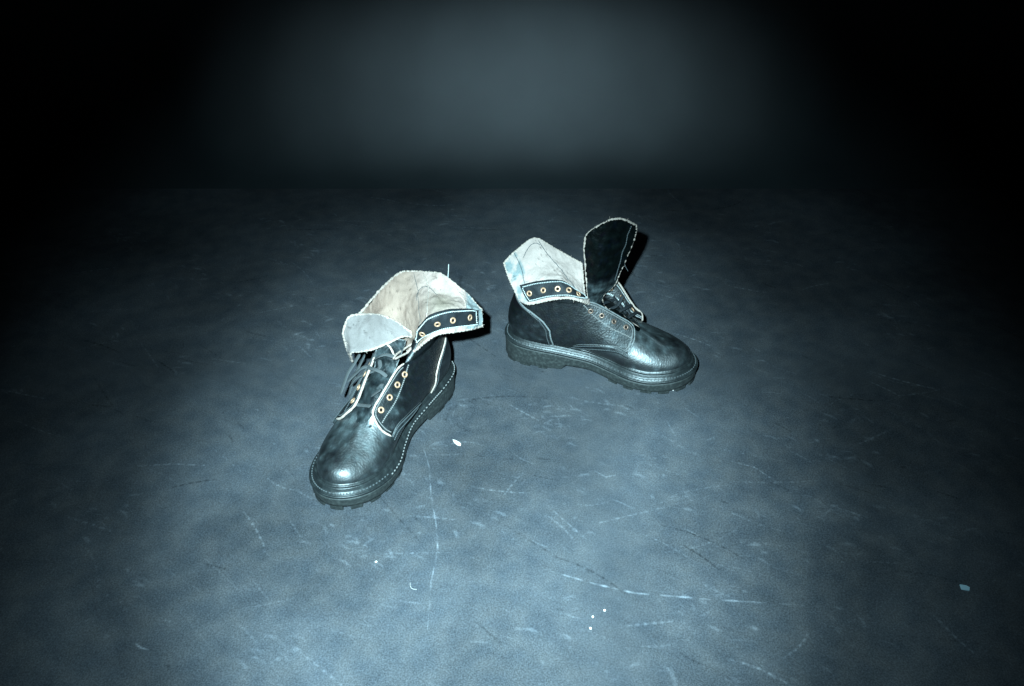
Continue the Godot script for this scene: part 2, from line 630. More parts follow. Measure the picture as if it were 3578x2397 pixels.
func sole(root: Node3D, stitch: Material) -> void:
	# midsole: a bead against the upper, a stitched flange, a second bead
	var rows := []
	for q in [[-.016, -.003], [-.0108, .0012], [-.0104, .0042], [-.009, .0062], [-.0072, .0060], [-.0060, .0036], [-.0052, .0022], [-.0034, .0031], [-.0016, .0020], [-.0008, -.0016], [.0010, -.0028], [.0024, -.0038], [.0030, -.0054], [.0038, -.0060], [.0050, -.0048], [.0062, -.0060], [.0062, -.0082], [.0046, -.0100], [.0030, -.0104]]:
		var dy: float = q[1]
		rows.append(ring_pts(q[0], func(x): return yt(x) + dy))
	var b := MB.new()
	b.grid(mrows(rows), side < 0, null, true)
	part("midsole", b, M.welt, root)
	b = MB.new()
	rows = []
	rows.append(ring_pts(.0030, func(x): return yt(x) - .0103))
	rows.append(ring_pts(.0048, func(x): return yt(x) - .0112))
	for k in 5:
		var f := k / 4.0
		rows.append(ring_pts(.0052 - .0012 * f, func(x): return lerpf(yt(x) - .0122, yb(x), f)))
	rows.append(ring_pts(.0020, func(x): return yb(x) - .0004))
	rows.append(ring_pts(-.024, func(x): return yb(x) - .0004))
	b.grid(mrows(rows), side < 0, null, true)
	var os := part("outsole", b, M.rubber, root)
	# lugs round the edge of the tread
	var len := 0.0
	var m := outline.size()
	var start := -1
	var run := PackedInt32Array()
	for i in m * 2:
		var k := i % m
		var x := outline[k].x
		var on := x < 0.102 or x > 0.178
		var d := outline[k].distance_to(outline[(k + 1) % m])
		if on and len < 0.0175:
			run.append(k)
		if len > 0.0235 or not on:
			if run.size() > 3:
				lug(os, run)
			run = PackedInt32Array()
			len = 0.0
			if i >= m:
				break
		else:
			len += d
	# stitches along the flange; on one boot those of the waist are still pale
	for pale in ([false, true] if stitch else [false]):
		b = MB.new()
		var acc := 0.0
		for i in m:
			acc += outline[i].distance_to(outline[(i + 1) % m])
			if acc > 0.0036:
				acc = 0
				var here: bool = stitch != null and outline[i].y > 0 and outline[i].x < 0.24
				if here != pale:
					continue
				var p := outline[i] + out_n[i] * (.0054 if pale else .0018)
				var y := yt(outline[i].x) - (.0046 if pale else .0030)
				var d := (outline[(i + 1) % m] - outline[i - 1]).normalized()
				var c := mir([Vector3(p.x, y, p.y), Vector3(p.x + d.x, y, p.y + d.y)])
				var dd := (c[1] - c[0]).normalized()
				b.box(c[0], dd * .00115, Vector3.UP * .00055, dd.cross(Vector3.UP).normalized() * .00065)
		part("welt_stitching", b, stitch if pale else M.dark_thread, root).set_meta("kind", "stuff")

func lug(os: Node3D, run: PackedInt32Array) -> void:
	var rows := []
	for q in [[-.017, 1.0], [-.017, 0.0], [.0030, 0.0], [.0042, 0.15], [.0046, 1.0]]:
		var r := PackedVector3Array()
		for k in run:
			var p: Vector2 = outline[k] + out_n[k] * q[0]
			var lift := maxf(0.0, (outline[k].x - 0.27)) * 0.09
			r.append(Vector3(p.x, lerpf(lift, yb(outline[k].x) + .0006, q[1]), p.y))
		rows.append(r)
	var b := MB.new()
	var mr := mrows(rows)
	b.grid(mr, side > 0)
	for e in [0, run.size() - 1]:
		var ring := PackedVector3Array()
		for r in mr:
			ring.append(r[e])
		var oth: Vector3 = mr[2][run.size() - 1 - e]
		b.tri_fan(ring, (mr[2][e] - oth).normalized())
	part("lug", b, M.rubber, os)

# ---- leather panels laid on the upper
const Q_BOT := [[0, 0], [1.4, 0], [2.8, 0], [4.0, 0.02], [4.36, 0.9], [4.92, 1.45], [5.8, 1.95], [6.45, 2.12], [6.94, 1.9]]
const Q_FRONT := [[6.94, 1.9], [7.12, 2.45], [7.24, 3.0], [7.2, 3.5], [7.02, 3.85], [6.7, 4.0]]
var flare := 0.0           # how far the outer eyestay is pulled open (0 .. 1)

func q_uv(s: float, t: float) -> Vector2:
	var bot := spl2(Q_BOT, s)
	var top := Vector2(6.7 * s, 4.0)
	var fr := spl2(Q_FRONT, t)
	var lf := Vector2(0, 4.0 * t)
	var b00 := Vector2(0, 0)
	var b10 := Vector2(6.94, 1.9)
	var b01 := Vector2(0, 4)
	var b11 := Vector2(6.7, 4)
	return lf * (1 - s) + fr * s + bot * (1 - t) + top * t - (b00 * (1 - s) * (1 - t) + b10 * s * (1 - t) + b01 * (1 - s) * t + b11 * s * t)

func quarter_at(uv: Vector2, inner: bool, off: float) -> Vector3:
	# a point of the quarter panel, its eyelet edge standing a little proud of the boot
	var u := uv.x if inner else 22.0 - uv.x
	var p := S(u, uv.y) + SN(u, uv.y) * off
	var k := smoothstep(2.5, 4.0, uv.y) * smoothstep(3.6, 5.2, uv.x)
	p += Vector3(0.001, 0.0062, 0.0) * k
	p.y += 0.003 * smoothstep(6.2, 7.2, uv.x) * smoothstep(2.4, 3.4, uv.y)
	if not inner and flare > 0:
		var h := smoothstep(2.75, 4.0, uv.y) * smoothstep(4.6, 5.6, uv.x) * flare
		p += Vector3(0.002, lerpf(0.012, -0.014, smoothstep(5.6, 6.9, uv.x)), -0.030) * h
	return p

func quarter(root: Node3D, inner: bool, edge: Material, edge_r: float, stitch: Material) -> Node3D:
	var nx := 84
	var ny := 30
	var rows := []
	var under := []
	for j in ny + 1:
		var r := PackedVector3Array()
		var w := PackedVector3Array()
		for i in nx + 1:
			var s := float(i) / nx
			s = lerpf(s, 1 - (1 - s) * (1 - s), 0.35)
			var uv := q_uv(s, float(j) / ny)
			r.append(quarter_at(uv, inner, 0.0026))
			w.append(quarter_at(uv, inner, 0.0004))
		rows.append(r)
		under.append(w)
	var fl := (side < 0) == inner
	var b := MB.new()
	var qw := func(p: Vector3) -> float:
		return (0.0 if flare > 0 and not inner else 0.34 if side > 0 else 0.2) * smoothstep(0.135, 0.19, p.x) * smoothstep(0.062, 0.085, p.y) + 0.03
	b.grid(mrows(rows), fl, tint_leather(rows, qw))
	b.grid(mrows(under), not fl, tint_leather(under, qw))
	var q := part("quarter", b, M.leather, root)
	# raw cut edge: front corner, then up the lacing slit
	var e := PackedVector3Array()
	for k in 21:
		e.append(quarter_at(spl2(Q_FRONT, k / 20.0), inner, 0.0016))
	for k in 18:
		e.append(quarter_at(Vector2(lerpf(6.62, 4.7, k / 17.0), 4.0), inner, 0.0016))
	b = MB.new()
	b.tube(mir(e), edge_r, 7, false, 1.0, Vector3.UP, 0.16)
	part("raw_edge", b, edge, q)
	b = MB.new()
	e = PackedVector3Array()
	for k in 40:
		var uv := spl2(Q_BOT, lerpf(0.44, 0.99, k / 39.0))
		e.append(quarter_at(uv, inner, 0.0016))
	b.tube(mir(e), 0.0011, 6)
	part("seam", b, M.worn_edge, q)
	# stitch rows
	var line := []
	for k in 60:
		var f := k / 59.0
		line.append(quarter_at(spl2([[4.46, 3.9], [4.94, 3.45], [5.43, 3.24], [5.99, 3.12], [6.6, 3.08], [7.0, 3.0]], f), inner, 0.0029))
	var line2 := []
	for k in 60:
		line2.append(quarter_at(spl2([[4.8, 3.86], [5.6, 3.86], [6.6, 3.84], [6.98, 3.6], [7.08, 3.1], [6.98, 2.5], [6.84, 2.1]], k / 59.0), inner, 0.0029))
	if flare > 0 and not inner:         # the splayed side shows its facing, stitched from within
		for set2 in [[line, 3.3], [line2, 3.84]]:
			set2[0].clear()
			for k in 60:
				set2[0].append(quarter_at(Vector2(lerpf(4.7, 6.95, k / 59.0), set2[1]), inner, -0.0012))
	b = MB.new()
	dashes(b, line, 0.0028, 0.0011 if flare > 0 and not inner else 0.00062)
	dashes(b, line2, 0.0022, 0.0005)
	part("stitching", b, stitch, q).set_meta("kind", "stuff")
	for u in [4.95, 5.5, 6.08, 6.66]:
		var uv := Vector2(u, 3.52)
		var splayed := flare > 0 and not inner
		var off := -0.0012 if splayed else 0.0029
		var a := quarter_at(uv, inner, off)
		var d1 := quarter_at(uv + Vector2(0.1, 0), inner, 0.0029) - a
		var d2 := quarter_at(uv + Vector2(0, 0.1), inner, 0.0029) - a
		var nn := d1.cross(d2).normalized() * (1.0 if inner else -1.0)
		if splayed:
			nn = -SN(22.0 - u, 3.52)
			nn = (nn + Vector3(0, 0.6, 0)).normalized()
		elif nn.y < 0:
			nn = -nn
		eyelet(q, a, nn, 0.0031 if side > 0 and inner else 0.0035, M.worn_copper if side > 0 and inner else M.copper)
	return q

func dashes(b: MB, pts: Array, step: float, r: float) -> void:
	var acc := 0.0
	for i in pts.size() - 1:
		var p: Vector3 = pts[i]
		var q: Vector3 = pts[i + 1]
		var l := p.distance_to(q)
		var at := step - acc
		while at < l:
			var c := mir(PackedVector3Array([p.lerp(q, at / l), q]))
			var d := c[1] - c[0]
			if d.length() < 1e-5:
				d = mir(PackedVector3Array([p, q]))[1] - mir(PackedVector3Array([p, q]))[0]
			d = d.normalized()
			var s := d.cross(Vector3(0.2, 1, 0.3)).normalized()
			b.box(c[0], d * step * 0.34, s * r, s.cross(d) * r)
			at += step
		acc = l - (at - step)

func eyelet(parent: Node3D, at: Vector3, nn: Vector3, r := 0.0034, mat: Material = null) -> void:
	nn = (nn + Vector3(rng.randfn(0, 0.08), rng.randfn(0, 0.05), rng.randfn(0, 0.08))).normalized()
	var c := mir(PackedVector3Array([at, at + nn]))
	var n := (c[1] - c[0]).normalized()
	var a := n.cross(Vector3(0.3, 0.1, 0.9)).normalized()
	var d := n.cross(a)
	var ring := PackedVector3Array()
	for k in 16:
		ring.append(c[0] + (a * cos(TAU * k / 16) + d * sin(TAU * k / 16)) * r + n * 0.0004)
	var b := MB.new()
	b.tube(ring, 0.0014, 6, true, 0.7, n)
	var o := part("eyelet", b, M.copper if mat == null else mat, parent)
	b = MB.new()
	ring = PackedVector3Array()
	for k in 12:
		ring.append(c[0] + (a * cos(TAU * k / 12) + d * sin(TAU * k / 12)) * r * 0.9 + n * 0.0003)
	b.tri_fan(ring, n)
	if parent.get_parent() == self or parent is Node3D and not (parent is MeshInstance3D):
		part("hole", b, M.hole, o)
	else:
		part("eyelet_hole", b, M.hole, parent)

func vamp(root: Node3D) -> void:
	var rows := []
	for j in 29:
		var r := PackedVector3Array()
		for i in 177:
			r.append(S(i / 8.0, j / 7.0))
		rows.append(r)
	var b := MB.new()
	var vw := func(p: Vector3) -> float:
		return 0.62 * smoothstep(0.262, 0.215, p.x) * smoothstep(0.15, 0.19, p.x) * smoothstep(0.05, 0.068, p.y) + 0.26 * smoothstep(0.2, 0.24, p.x)
	b.grid(mrows(rows), side < 0, tint_leather(rows, vw), true)
	var v := part("vamp", b, M.vamp, root)
	for inner in [true, false]:
		# the wing of the vamp, two rows of stitching along its upper edge
		rows = []
		var l1 := []
		var l2 := []
		var nn := 44
		for j in 7:
			var r := PackedVector3Array()
			for i in nn + 1:
				var f := float(i) / nn
				var uv := spl2(Q_BOT.slice(3), f)
				var k := j / 6.0
				uv.y = maxf(0.0, uv.y - 0.62 * k * smoothstep(0.0, 0.12, f))
				uv.x += 0.05 * k
				var h := 0.0036 * (1.0 if j < 6 else 0.0) * (1.0 if j > 0 else 0.5)
				var u := uv.x if inner else 22.0 - uv.x
				r.append(S(u, uv.y) + SN(u, uv.y) * h)
			rows.append(r)
		for i in rows[1].size():
			l1.append(rows[1][i] * 0.7 + rows[2][i] * 0.3 + Vector3(0, 0.0004, 0.0003 if inner else -0.0003))
			l2.append(rows[4][i] + Vector3(0, 0.0004, 0.0003 if inner else -0.0003))
		b = MB.new()
		b.grid(mrows(rows), (side < 0) != inner, tint_leather(rows, func(p: Vector3) -> float: return 0.35 * smoothstep(0.12, 0.2, p.x)))
		var w := part("vamp_wing", b, M.leather, root)
		b = MB.new()
		dashes(b, l1, 0.0026, 0.0005)
		dashes(b, l2, 0.0026, 0.0005)
		part("stitching", b, M.dark_thread, w).set_meta("kind", "stuff")

func counter_u(v: float) -> float:
	return curve1([0, 3.42, .6, 3.38, 1.6, 3.22, 2.22, 2.87, 2.86, 2.31, 3.31, 1.62, 3.7, 1.05, 4, .66], v)

func counter(root: Node3D, edge: Material) -> void:
	var rows := []
	for j in 33:
		var v := j / 8.0
		var r := PackedVector3Array()
		for i in 41:
			var f := i / 20.0 - 1.0
			var u := counter_u(v) * f
			r.append(S(u, v) + SN(u, v) * (0.0048 if abs(f) < 0.97 else 0.0028))
		rows.append(r)
	var b := MB.new()
	b.grid(mrows(rows), side < 0, tint_leather(rows, func(p: Vector3) -> float: return 0.16 * smoothstep(0.11, 0.06, p.y)))
	var o := part("heel_counter", b, M.leather, root)
	for sg in [1.0, -1.0]:
		var e := PackedVector3Array()
		var st := []
		for j in 41:
			var v := j / 10.0
			var u: float = counter_u(v) * sg
			e.append(S(u, v) + SN(u, v) * 0.0042)
			u = (counter_u(v) - 0.16) * sg
			st.append(S(u, v) + SN(u, v) * 0.0051)
		b = MB.new()
		b.tube(mir(e), 0.0013, 6, false, 1.0, Vector3.UP, 0.12)
		part("piping", b, edge, o)
		b = MB.new()
		dashes(b, st, 0.0026, 0.00045)
		part("stitching", b, M.dark_thread, o).set_meta("kind", "stuff")

# ---- soft sheets: folded collar, tongue
func sheet(called: String, g: Array, nx: int, ny: int, th: float, face: Material, backm: Material, tint: Callable, root: Node3D, edge: Material, er: float, back_name: String, flip := false, open_side := -1) -> Node3D:
	var rows := []
	var low := []
	var cols := []
	for j in ny + 1:
		var r := PackedVector3Array()
		var w := PackedVector3Array()
		var cc := []
		for i in nx + 1:
			var s := float(i) / nx
			var t := float(j) / ny
			var p := patch(g, s, t)
			var nn := patch_n(g, s, t) * (1.0 if flip else -1.0)
			r.append(p + nn * wrinkle(p))
			w.append(p - nn * th)
			cc.append(tint.call(s, t, p))
		rows.append(r); low.append(w); cols.append(cc)
	var b := MB.new()
	var fl := (side < 0) == flip
	b.grid(mrows(rows), fl, cols)
	var top := part(called, b, face, root)
	b = MB.new()
	b.grid(mrows(low), not fl, tint_leather(low, func(_p: Vector3) -> float: return 0.03))
	part(back_name, b, backm, root)
	# rim: raw edge all the way round
	var rim := PackedVector3Array()
	for i in nx + 1:
		rim.append((rows[0][i] + low[0][i]) * 0.5)
	for j in range(1, ny + 1):
		rim.append((rows[j][nx] + low[j][nx]) * 0.5)
	for i in range(nx - 1, -1, -1):
		rim.append((rows[ny][i] + low[ny][i]) * 0.5)
	for j in range(ny - 1, 0, -1):
		rim.append((rows[j][0] + low[j][0]) * 0.5)
	b = MB.new()
	b.tube(mir(rim), er, 7, true, 1.0, Vector3(0.3, 0.2, 0.93), 0.3)
	part("raw_edge", b, edge, root)
	b = MB.new()                       # loose fibres standing off the cut edge
	for k in 70:
		var p: Vector3 = rim[rng.randi() % rim.size()]
		var d := Vector3(rng.randfn(0, 1), rng.randfn(0.2, 1), rng.randfn(0, 1)).normalized()
		var l := rng.randf_range(0.0018, 0.0042)
		var e := Vector3(rng.randfn(0, 1), rng.randfn(0, 1), rng.randfn(0, 1)) * l * 0.3
		b.tube(mir(PackedVector3Array([p, p + d * l * 0.5 + e * 0.3, p + d * l + e])), 0.00026, 4)
	part("frayed_fibres", b, edge, root).set_meta("kind", "stuff")
	return top

var wn := FastNoiseLite.new()
func wrinkle(p: Vector3) -> float:
	return wn.get_noise_3d(p.x * 1000, p.y * 1000, p.z * 1000) * 0.003 + absf(wn.get_noise_3d(p.x * 1700 + 40, p.y * 500, p.z * 1700)) * 0.0022

func strip(called: String, g: Array, s0: Array, s1: Array, t0: float, t1: float, root: Node3D, flip: bool, eyes: Array) -> void:
	# the black facing with eyelets along a folded flap; s0/s1: left and right ends at its upper and lower edge
	var rows := []
	var sg := 1.0 if flip else -1.0
	var nx := 48
	var ny := 8
	var at := func(f: float, k: float, h: float) -> Vector3:
		var s := lerpf(lerpf(s0[0], s0[1], k), lerpf(s1[0], s1[1], k), f)
		var t := lerpf(t0, t1, k)
		var p := patch(g, s, t)
		return p + patch_n(g, s, t) * sg * (wrinkle(p) + h)
	for j in ny + 1:
		var r := PackedVector3Array()
		for i in nx + 1:
			var f := float(i) / nx
			var k := float(j) / ny
			var edge := i == 0 or i == nx or j == 0 or j == ny
			r.append(at.call(f, k, 0.0002 if edge else 0.0016))
		rows.append(r)
	var b := MB.new()
	b.grid(mrows(rows), (side < 0) == flip)
	var o := part(called, b, M.facing, root)
	b = MB.new()
	for k in [0.14, 0.9]:
		var l := []
		for i in 70:
			l.append(at.call(lerpf(0.03, 0.97, i / 69.0), k, 0.0019))
		dashes(b, l, 0.0027, 0.0006)
	for f in [0.04, 0.96]:
		var l := []
		for i in 20:
			l.append(at.call(f, lerpf(0.14, 0.9, i / 19.0), 0.0019))
		dashes(b, l, 0.0027, 0.0006)
	part("stitching", b, M.thread, o).set_meta("kind", "stuff")
	for e in eyes:
		var p := patch(g, e[0], e[1])
		var nn := patch_n(g, e[0], e[1]) * sg
		eyelet(o, p + nn * (wrinkle(p) + 0.0018), nn)

func wall_strip(root: Node3D, lo: PackedVector3Array, hi: PackedVector3Array, bulge: Vector3) -> void:
	# the leather of the shaft between the boot's ankle and the folded collar
	var rows := []
	for j in 9:
		var f := j / 8.0
		var r := PackedVector3Array()
		for i in 31:
			r.append(spl(lo, i / 30.0).lerp(spl(hi, i / 30.0), f) + bulge * sin(f * PI))
		rows.append(r)
	var b := MB.new()
	b.grid(mrows(rows), (side < 0) != (lo[0].z < 0), tint_leather(rows, func(_p: Vector3) -> float: return 0.02))
	part("shaft_wall", b, M.leather, root)

func lace(root: Node3D, pts: Array, w := 0.0028, mat: Material = null) -> void:
	var b := MB.new()
	b.tube(mir(smooth(mm(pts), 22)), w, 8, false, 0.3, Vector3(0.2, 0.9, 0.3))
	part("lace", b, mat if mat else M.lace, root)

func cord(called: String, root: Node3D, pts: Array, r: float, mat: Material, wob := 0.15) -> void:
	var b := MB.new()
	b.tube(mir(smooth(mm(pts), 24)), r, 6, false, 1.0, Vector3(0.2, 0.9, 0.3), wob)
	part(called, b, mat, root)

func thing(called: String, label: String, cat: String, at := Vector3.ZERO, turn := 0.0, group := "") -> Node3D:
	var o := Node3D.new()
	o.name = called
	add_child(o, true)
	o.position = at
	o.rotation.y = turn
	o.set_meta("label", label)
	o.set_meta("category", cat)
	if group:
		o.set_meta("group", group)
	return o

func make_boots() -> void:
	prepare()
	wn.seed = 3
	scuffs.seed = 31
	scuffs.frequency = 0.05
	scuffs.fractal_octaves = 5
	wn.frequency = 0.03
	var stain := FastNoiseLite.new()
	stain.seed = 12
	stain.frequency = 0.035
	stain.fractal_octaves = 4
	var mott := func(p: Vector3, a: float) -> float:
		var q := stain.get_noise_3d(p.x * 1000, p.y * 1000, p.z * 1000)
		var spot := stain.get_noise_3d(p.x * 3100 + 200, p.y * 3100, p.z * 3100)
		return 1.0 + a * q - 0.55 * smoothstep(0.34, 0.5, spot) * smoothstep(-0.1, 0.2, q)
	# ------------------------------------------------ the boot standing side-on, tongue up
	side = 1.0
	flare = 1.0
	var R := thing("boot", "black leather work boot seen side-on with its tongue standing upright", "boot", Vector3(0.14004, 0, -1.1097), -0.28332, "pair of worn black lace-up boots")
	sole(R, null)
	vamp(R)
	counter(R, M.worn_edge)
	quarter(R, true, M.worn_edge, 0.0013, M.mid_thread)
	quarter(R, false, M.raw_edge, 0.0016, M.thread)
	var rc := [mm([-34, 1785, 180, 108, 1917, 0, 359, 2071, -200, 680, 1939, -200, 932, 1842, -180, 1130, 1777, -150]),
		mm([78, 1633, 320, 264, 1732, 200, 504, 1811, 100, 786, 1782, 60, 1019, 1684, 60, 1196, 1608, 0]),
		mm([175, 1539, 420, 321, 1582, 400, 576, 1670, 360, 881, 1728, 340, 1114, 1624, 300, 1277, 1400, 180]),
		mm([281, 1364, 470, 448, 1368, 520, 754, 1503, 520, 1042, 1567, 490, 1241, 1507, 420, 1333, 1379, 240]),
		mm([306, 1318, 470, 471, 1334, 535, 783, 1473, 540, 1047, 1544, 510, 1258, 1488, 435, 1362, 1323, 245])]
	var white := func(s: float, t: float, p: Vector3) -> Color:
		var k: float = mott.call(p, 0.22)
		var c := Color(0.70, 0.55, 0.50) * k
		var blue := Color(0.32, 0.38, 0.385) * k
		var edge := 0.2 + 0.14 * t
		return c.lerp(blue, clampf((edge - s) * 40.0, 0, 1) * clampf(0.45 + 2.2 * stain.get_noise_2d(p.x * 1500 + 70, p.y * 1500), 0.1, 1))
	sheet("collar_lining", rc, 110, 80, 0.0028, M.lining, M.leather, white, R, M.raw_edge, 0.0019, "collar_leather", false)
	strip("eyelet_strip", rc, [0.155, 0.205], [0.985, 0.975], 0.5, 0.76, R, false, [[0.262, 0.63], [0.405, 0.63], [0.55, 0.63], [0.675, 0.63], [0.81, 0.64]])
	# seams across the lining
	for l in [[[0.17, 0.0], [0.185, 0.15], [0.2, 0.3], [0.24, 0.5]], [[0.43, 0.02], [0.5, 0.12], [0.66, 0.3], [0.84, 0.5]], [[0.24, 0.13], [0.33, 0.06], [0.41, 0.05], [0.44, 0.06]]]:
		seam_line(R, rc, l, 0.0005, M.dark_thread, -1.0)
	var lo := PackedVector3Array()
	for u in [22.0, 21.2, 20.4, 19.4, 18.2, 17.4]:
		lo.append(S(u, 4.0))
	wall_strip(R, lo, smooth(rc[0], 5), Vector3(0, 0, -0.004))
	lo = PackedVector3Array()
	for u in [0.2, 1.0, 2.0, 3.0, 4.0, 4.8]:
		lo.append(S(u, 3.95))
	var hi := PackedVector3Array()
	for k in 6:
		hi.append(patch(rc, k / 5.0, 0.42) + patch_n(rc, k / 5.0, 0.42) * 0.004)
	wall_strip(R, lo, hi, Vector3(0, 0, 0.002))
	var rt := [mm([2230, 690, 120, 2240, 710, 50, 2240, 710, -50, 2230, 690, -120]),
		mm([1760, 1020, 130, 1780, 1040, 50, 1780, 1030, -50, 1770, 980, -140]),
		mm([1440, 1130, 120, 1490, 1100, 40, 1530, 1050, -60, 1560, 1010, -160]),
		mm([1319, 1239, 80, 1378, 1217, 40, 1441, 1185, -80, 1495, 1175, -200]),
		mm([1294, 1381, 60, 1403, 1417, 40, 1547, 1423, -80, 1662, 1406, -240]),
		mm([1261, 1575, 40, 1414, 1632, 40, 1579, 1657, -80, 1719, 1598, -280]),
		mm([1211, 1890, 0, 1417, 1965, 40, 1617, 1954, -80, 1786, 1837, -300]),
		mm([1183, 2197, 0, 1420, 2287, 40, 1640, 2268, -80, 1879, 2194, -300]),
		mm([1219, 2402, 0, 1437, 2488, 20, 1647, 2480, -80, 1905, 2385, -300]),
		mm([1432, 2617, -20, 1556, 2696, 0, 1719, 2676, -100, 1899, 2495, -300])]
	var lit_bend := func(_s: float, _t: float, p: Vector3) -> Color:  # light on the tongue's lower bend is painted into its colour
		return leather_at(p, 1.15 * smoothstep(0.168, 0.132, p.y) * smoothstep(0.108, 0.12, p.y) + 0.01)
	sheet("tongue", rt, 40, 100, 0.0022, M.tongue, M.facing, lit_bend, R, M.raw_edge, 0.0016, "tongue_back", true)
	seam_line(R, rt, [[0.9, 0.98], [0.86, 0.8], [0.86, 0.62], [0.9, 0.5]], 0.0006, M.dark_thread, 1.0, true)
	for l in [[1513, 1044, -200, 1593, 1016, -320, 1695, 996, -450], [1636, 956, -200, 1739, 993, -300, 1798, 1098, -440], [1641, 1102, -360, 1748, 986, -340, 1891, 852, -300], [1792, 949, -200, 1881, 964, -300, 1954, 954, -420], [1831, 980, -400, 1910, 872, -360, 1989, 796, -300], [1939, 856, -200, 2000, 855, -300, 2047, 833, -400]]:
		for k in l.size() / 3:
			l[k * 3 + 1] += 34
			l[k * 3 + 2] += 34
		lace(R, l, 0.0028, M.facing)
	cord("loose_thread", R, [1761, 1846, -300, 1792, 1754, -300, 1845, 1665, -300], 0.0004, M.dark_thread)
	# ------------------------------------------------ the boot pointing at the camera, tongue flopped over
	side = -1.0
	flare = 0.0
	var L := thing("boot", "black leather work boot with toe towards the viewer and tongue flopped sideways", "boot", Vector3(-0.18205, 0, -0.93506), -2.01483, "pair of worn black lace-up boots")
	sole(L, M.mid_thread)
	vamp(L)
	counter(L, M.raw_edge)
	quarter(L, true, M.raw_edge, 0.0016, M.mid_thread)
	quarter(L, false, M.raw_edge, 0.0018, M.dark_thread)
	var lc := [mm([223, 1769, 900, 240, 1953, 750, 281, 2133, 550, 203, 2190, 250, 180, 2132, -16, 200, 2090, -262, 327, 2094, -380, 707, 2086, -400, 1038, 2049, -400, 1358, 2013, -400]),
		mm([210, 1753, 900, 337, 1929, 800, 434, 2052, 650, 410, 2031, 400, 501, 2034, 220, 566, 1979, 50, 634, 1875, -80, 753, 1726, -200, 896, 1631, -300, 1137, 1682, -350]),
		mm([234, 1759, 920, 489, 1950, 880, 674, 2043, 800, 819, 2090, 700, 976, 2096, 580, 1022, 1998, 460, 1023, 1796, 340, 978, 1530, 220, 870, 1342, 0, 970, 1426, -200]),
		mm([325, 1622, 970, 597, 1752, 930, 784, 1829, 850, 930, 1870, 750, 1002, 1833, 620, 1047, 1756, 500, 1036, 1620, 370, 997, 1454, 240, 881, 1268, 0, 961, 1338, -200]),
		mm([319, 1558, 980, 607, 1689, 940, 809, 1760, 860, 955, 1805, 760, 1003, 1760, 630, 1073, 1684, 510, 1087, 1549, 380, 1091, 1398, 240, 912, 1224, 0, 946, 1279, -200])]
	var cream := func(s: float, t: float, p: Vector3) -> Color:
		var k: float = mott.call(p, 0.3)
		var c := Color(0.645, 0.475, 0.42).lerp(Color(0.485, 0.335, 0.27), smoothstep(0.4, 0.62, s)) * k
		c = c.lerp(Color(0.32, 0.27, 0.15), 0.5 * clampf(1.0 - Vector2((s - 0.36) * 5.0, (t - 0.4) * 5.0).length() + 0.3 * (k - 1), 0, 1))
		return c.lerp(Color(0.34, 0.44, 0.46) * k, clampf((0.16 - s) * 40.0, 0, 1) * 0.8)
	sheet("collar_lining", lc, 130, 80, 0.0028, M.lining, M.leather, cream, L, M.raw_edge, 0.002, "collar_leather", false)
	strip("eyelet_strip", lc, [0.03, 0.03], [0.77, 0.8], 0.5, 0.78, L, false, [[0.125, 0.63], [0.29, 0.64], [0.43, 0.64], [0.62, 0.64]])
	seam_line(L, lc, [[0.46, 0.02], [0.44, 0.2], [0.47, 0.34], [0.53, 0.5]], 0.0011, M.raw_edge, -1.0)
	seam_line(L, lc, [[0.245, 0.03], [0.19, 0.2], [0.16, 0.35], [0.155, 0.48]], 0.0013, M.raw_edge, -1.0)
	seam_line(L, lc, [[0.53, 0.03], [0.53, 0.2], [0.56, 0.32], [0.63, 0.5]], 0.0004, M.dark_thread, -1.0)
	seam_line(L, lc, [[0.38, 0.28], [0.45, 0.18], [0.52, 0.2], [0.57, 0.3]], 0.0004, M.dark_thread, -1.0)
	lo = PackedVector3Array()
	for u in [22.0, 21.0, 20.0, 19.0, 18.0, 17.2]:
		lo.append(S(u, 4.0))
	hi = PackedVector3Array()
	for k in 6:
		hi.append(patch(lc, lerpf(0.45, 1.0, k / 5.0), 0.0))
	wall_strip(L, lo, hi, Vector3(0, 0, -0.004))
	lo = PackedVector3Array()
	for u in [0.2, 1.0, 2.0, 3.0, 4.0, 4.8]:
		lo.append(S(u, 3.95))
	hi = PackedVector3Array()
	for k in 6:
		var s := lerpf(0.4, 0.78, k / 5.0)
		hi.append(patch(lc, s, 0.45) + patch_n(lc, s, 0.45) * 0.004)
	wall_strip(L, lo, hi, Vector3(0, 0, 0.002))
	var ltf := [mm([1634, 1840, -500, 1544, 2060, -450, 1409, 2060, -360, 1116, 1901, -250, 1015, 1798, -120, 986, 1718, 30, 954, 1614, 140]),
		mm([1611, 1674, -510, 1589, 1916, -430, 1435, 1935, -330, 1174, 1799, -210, 1070, 1708, -80, 1032, 1662, 60, 943, 1580, 160]),
		mm([1566, 1451, -520, 1624, 1713, -420, 1468, 1750, -310, 1274, 1697, -180, 1139, 1652, -50, 1057, 1634, 80, 946, 1559, 170]),
		mm([1515, 1236, -520, 1643, 1532, -420, 1557, 1541, -300, 1454, 1563, -160, 1265, 1584, -30, 1100, 1618, 90, 950, 1530, 170])]
	var grey := func(_s: float, _t: float, p: Vector3) -> Color:
		return Color(0.345, 0.295, 0.285) * mott.call(p, 0.2)
	sheet("tongue_lining", ltf, 70, 40, 0.0024, M.lining, M.leather, grey, L, M.raw_edge, 0.0017, "tongue", true)
